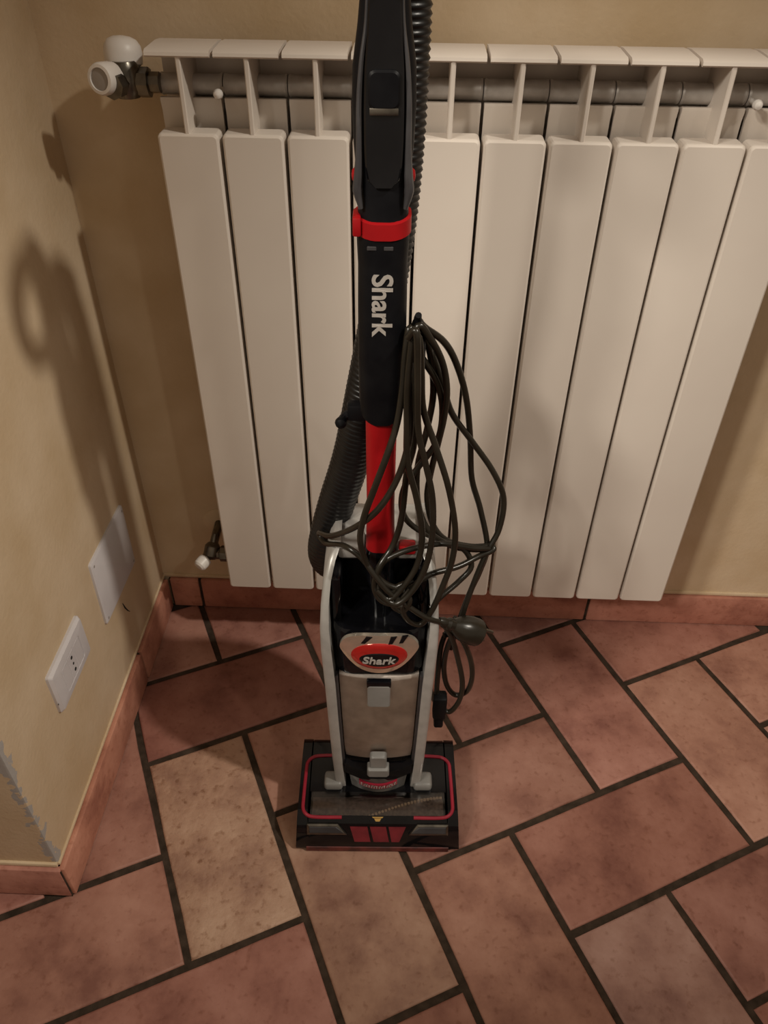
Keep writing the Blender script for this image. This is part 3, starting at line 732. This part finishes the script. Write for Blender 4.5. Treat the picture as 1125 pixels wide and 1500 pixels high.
# raised control panel and rocker button
b = bmesh.new()
def pan(z): # front surface of the head at x=0
    K = [(0.975, -0.0225), (0.990, -0.021), (1.015, -0.020), (1.045, -0.019), (1.075, -0.017), (1.105, -0.013), (1.13, -0.011), (1.18, -0.008)]
    for (a, ya), (c, yc) in zip(K, K[1:]):
        if z <= c: return ya+(yc-ya)*max(0, z-a)/(c-a)
    return K[-1][1]
zs = [0.982, 0.988, 1.0, 1.02, 1.045, 1.075, 1.10, 1.13, 1.165, 1.172]; ws = [0.008, 0.014, 0.0165, 0.0172, 0.0172, 0.0165, 0.0145, 0.013, 0.011, 0.006]
rings(b, [[(-w_, pan(z)+0.003, z), (-w_, pan(z)-0.0015, z), (-w_*0.9, pan(z)-0.003, z), (w_*0.9, pan(z)-0.003, z), (w_, pan(z)-0.0015, z), (w_, pan(z)+0.003, z)] for z, w_ in zip(zs, ws)])
link('control_panel', b, M_GLOSS, hand)
b = bmesh.new()
rings(b, [[(px*s_, pan(1.062)-d, 1.061+pz*s_) for px, pz in rrect(0.027, 0.030, 0.006, 4)] for s_, d in ((1, 0.001), (1, 0.0055), (0.88, 0.007))])
bt_ = link('power_button', b, M_BLACK, hand)
b = bmesh.new(); bx(b, -0.0125, 0.0125, pan(1.045)-0.0056, pan(1.045)+0.001, 1.0415, 1.0475, 0.001); link('button_edge', b, M_CHROME, hand)
# smoky cheeks and red release dots
for s in (-1, 1):
    b = bmesh.new()
    P = [(s*0.0205, -0.0195, 0.962), (s*0.0235, -0.0185, 0.978), (s*0.0225, -0.019, 0.992), (s*0.0215, -0.0185, 1.015), (s*0.0212, -0.017, 1.05), (s*0.019, -0.0145, 1.08), (s*0.015, -0.0105, 1.108), (s*0.0135, -0.0085, 1.14)]
    rr = [0.002, 0.0045, 0.0040, 0.0030, 0.0026, 0.0022, 0.0018, 0.0015]
    Q = catmull(P, 4); tube(b, Q, lambda i: rr[min(7, i//4)]+(rr[min(7, i//4+1)]-rr[min(7, i//4)])*((i % 4)/4), 8)
    link('cheek_edge', b, M_SMOKE, hand)
    b = bmesh.new(); lathe(b, [(0.0065, -0.004), (0.0065, 0.002), (0.0045, 0.0042), (0.001, 0.0048)], (s, 0, 0), (s*0.0248, 0.004, 0.985), 16)
    link('release_button', b, M_RED, hand)

# --- stretch hose: from the handle, down behind the wand, out on the left and into the canister
HP = catmull([(0.014, 0.045, 1.215), (0.018, 0.060, 1.17), (0.0185, 0.062, 1.09), (0.0165, 0.060, 1.00), (0.011, 0.060, 0.92), (0.001, 0.062, 0.84), (-0.010, 0.064, 0.77), (-0.024, 0.066, 0.69), (-0.040, 0.070, 0.61), (-0.057, 0.070, 0.55), (-0.070, 0.068, 0.50), (-0.078, 0.072, 0.455), (-0.074, 0.086, 0.418), (-0.050, 0.100, 0.395), (-0.02, 0.108, 0.385)], 10)
HQ = resample(HP, 0.0017)
b = bmesh.new()
tube(b, HQ, lambda i: 0.0215+0.003*min(1, max(0, (0.80-HQ[i].z)/0.2))+(0.0022-0.0013*min(1, max(0, (0.72-HQ[i].z)/0.08)))*(0.5-0.5*math.cos(2*PI*i/4)), 18)
hose = link('stretch_hose', b, M_HOSE, vac, angle=70)
b = bmesh.new(); lathe(b, [(0.023, -0.02), (0.0265, -0.018), (0.0265, 0.018), (0.023, 0.02)], (0, 0.3, 1), (0.016, 0.052, 1.195), 20); link('hose_cuff', b, M_BLACK, hose)

# --- cord hooks
b = bmesh.new()
bx(b, 0.020, 0.046, -0.014, 0.014, 0.762, 0.822, 0.005)
tube(b, catmull([(0.030, 0.0, 0.790), (0.036, 0.0, 0.815), (0.0365, -0.002, 0.842), (0.037, -0.008, 0.852)], 5), lambda i: 0.0065-0.0002*i, 10)
link('upper_cord_hook', b, M_BLACK, wand)
b = bmesh.new()
bx(b, -0.040, -0.016, 0.012, 0.028, 0.708, 0.730, 0.004)
tube(b, catmull([(-0.036, 0.02, 0.716), (-0.043, 0.016, 0.712), (-0.046, 0.010, 0.711)], 4), 0.0055, 10)
lathe(b, [(0.001, -0.007), (0.0062, -0.0035), (0.0072, 0), (0.0062, 0.0035), (0.001, 0.007)], (0, 1, 0), (-0.0465, 0.008, 0.710), 12)
link('lower_cord_hook', b, M_BLACK, wand)

# --- power cord hung in loops over the hook, with its plug and clip
STR = [
    [(0.033,-0.005,0.821),(0.036,-0.000,0.840),(0.046,-0.000,0.833),(0.066,0.010,0.813),(0.081,0.015,0.786),(0.096,0.020,0.740),(0.106,0.025,0.681),(0.113,0.025,0.619),(0.127,0.020,0.574),(0.140,0.010,0.519),(0.133,-0.000,0.485),(0.121,-0.010,0.453),(0.109,-0.020,0.407),(0.101,-0.020,0.350)],
    [(0.032,0.010,0.821),(0.038,0.010,0.838),(0.050,0.010,0.809),(0.067,0.012,0.762),(0.081,0.015,0.720),(0.107,0.020,0.679),(0.137,0.020,0.634),(0.155,0.020,0.591),(0.153,0.012,0.547),(0.139,-0.000,0.518),(0.127,-0.010,0.482),(0.116,-0.020,0.441),(0.106,-0.025,0.391),(0.088,-0.030,0.390)],
    [(0.029,-0.010,0.808),(0.037,-0.010,0.841),(0.050,-0.005,0.825),(0.065,-0.000,0.794),(0.072,-0.000,0.761),(0.071,-0.000,0.725),(0.066,-0.000,0.688),(0.060,-0.000,0.648),(0.057,-0.000,0.606),(0.067,-0.000,0.562),(0.086,-0.000,0.537),(0.118,0.005,0.523),(0.143,0.005,0.524),(0.146,0.000,0.521),(0.127,-0.005,0.514),(0.100,-0.020,0.510),(0.064,-0.035,0.510),(0.038,-0.045,0.495),(0.017,-0.050,0.477)],
    [(0.032,-0.020,0.813),(0.028,-0.020,0.844),(0.024,-0.025,0.816),(0.022,-0.030,0.778),(0.017,-0.035,0.738),(0.007,-0.045,0.704),(-0.007,-0.050,0.660),(-0.020,-0.050,0.614),(-0.024,-0.050,0.577),(-0.014,-0.050,0.537),(0.007,-0.055,0.513),(0.029,-0.055,0.501),(0.038,-0.060,0.488),(0.030,-0.060,0.469),(0.016,-0.060,0.481),(0.020,-0.055,0.505),(0.042,-0.050,0.514)],
    [(0.037,-0.030,0.811),(0.032,-0.030,0.841),(0.029,-0.035,0.805),(0.032,-0.035,0.756),(0.030,-0.040,0.715),(0.019,-0.045,0.671),(-0.002,-0.050,0.630),(-0.030,-0.040,0.593),(-0.063,-0.000,0.543),(-0.082,0.040,0.513),(-0.073,0.025,0.508),(-0.044,-0.030,0.553),(-0.022,-0.045,0.546),(-0.007,-0.055,0.528),(0.012,-0.060,0.502),(0.036,-0.060,0.478),(0.061,-0.060,0.456),(0.083,-0.050,0.437)],
    [(0.028,-0.030,0.834),(0.037,-0.035,0.840),(0.041,-0.035,0.802),(0.045,-0.035,0.756),(0.061,-0.035,0.707),(0.078,-0.040,0.654),(0.090,-0.040,0.591),(0.089,-0.045,0.545),(0.079,-0.050,0.503),(0.067,-0.055,0.464),(0.053,-0.055,0.438),(0.034,-0.060,0.456),(0.028,-0.060,0.488),(0.037,-0.055,0.505)],
    [(0.026,-0.040,0.843),(0.034,-0.045,0.851),(0.037,-0.045,0.795),(0.040,-0.045,0.736),(0.050,-0.045,0.691),(0.060,-0.045,0.642),(0.062,-0.050,0.589),(0.056,-0.055,0.543),(0.041,-0.060,0.506),(0.021,-0.065,0.487),(0.003,-0.060,0.497),(-0.004,-0.050,0.514),(0.003,-0.045,0.538),(0.020,-0.040,0.549),(0.045,-0.035,0.556),(0.079,-0.025,0.554),(0.116,-0.010,0.534),(0.141,-0.000,0.524)],
    [(0.041,0.000,0.802),(0.061,0.005,0.766),(0.069,0.005,0.731),(0.065,-0.000,0.692),(0.044,-0.005,0.657),(0.028,-0.010,0.630),(0.026,-0.010,0.598),(0.035,-0.010,0.576),(0.054,-0.010,0.559),(0.081,-0.005,0.540),(0.108,-0.005,0.526),(0.119,-0.010,0.501),(0.103,-0.020,0.483),(0.082,-0.035,0.473),(0.066,-0.045,0.460)],
    [(0.034,-0.024,0.781),(0.037,-0.026,0.710),(0.030,-0.028,0.666),(0.025,-0.032,0.598),(0.015,-0.035,0.558),(-0.001,-0.050,0.537),(-0.007,-0.055,0.507),(0.003,-0.060,0.487),(0.029,-0.065,0.483)],
    [(0.030,-0.036,0.838),(0.027,-0.040,0.790),(0.028,-0.042,0.740),(0.030,-0.042,0.690),(0.042,-0.044,0.640),(0.050,-0.048,0.590),(0.046,-0.052,0.545),(0.030,-0.058,0.512),(0.012,-0.062,0.492),(-0.004,-0.058,0.505)],
    [(0.040,0.004,0.836),(0.052,0.008,0.800),(0.058,0.010,0.750),(0.053,0.010,0.700),(0.044,0.006,0.650),(0.046,0.000,0.600),(0.060,-0.008,0.562),(0.090,-0.006,0.534),(0.120,0.000,0.522),(0.142,0.002,0.522)],
    [(0.083,-0.050,0.437),(0.098,-0.045,0.400),(0.111,-0.040,0.347),(0.120,-0.040,0.299),(0.119,-0.040,0.259),(0.107,-0.040,0.230),(0.095,-0.035,0.230)],
    [(0.083,-0.050,0.433),(0.107,-0.045,0.407),(0.126,-0.040,0.356),(0.133,-0.040,0.314),(0.129,-0.035,0.273),(0.114,-0.030,0.257),(0.100,-0.030,0.278),(0.093,-0.030,0.317),(0.094,-0.035,0.367),(0.101,-0.040,0.408)],
    [(0.104,-0.020,0.414),(0.088,-0.025,0.370),(0.085,-0.030,0.309),(0.086,-0.030,0.253),(0.091,-0.030,0.220)],
]
b = bmesh.new()
for s_ in STR: tube(b, catmull(s_, 6), 0.0039, 8)
cord = link('power_cord', b, M_RUB, vac, angle=80)
b = bmesh.new()
ax = Vector((0.044, 0.010, -0.030)).normalized()
lathe(b, [(0.0045, -0.002), (0.0065, 0.004), (0.0060, 0.010), (0.0085, 0.014), (0.0080, 0.022), (0.012, 0.028), (0.0175, 0.038), (0.0195, 0.050), (0.0190, 0.064), (0.0155, 0.068), (0.002, 0.068)], ax, (0.080, -0.050, 0.440), 20)
plug = link('plug', b, M_RUB, cord)
b = bmesh.new()
for s in (-1, 1):
    off = ax.cross(Vector((0, 1, 0))).normalized()*0.0095*s; c = Vector((0.080, -0.050, 0.440))+off
    lathe(b, [(0.0024, 0.066), (0.0024, 0.084), (0.001, 0.086)], ax, c, 10)
link('plug_pins', b, M_CHROME, plug)
b = bmesh.new(); bx(b, 0.081, 0.101, -0.044, -0.024, 0.212, 0.262, 0.004); bx(b, 0.084, 0.098, -0.042, -0.026, 0.190, 0.214, 0.003)
link('cord_clip', b, M_BLACK, cord)
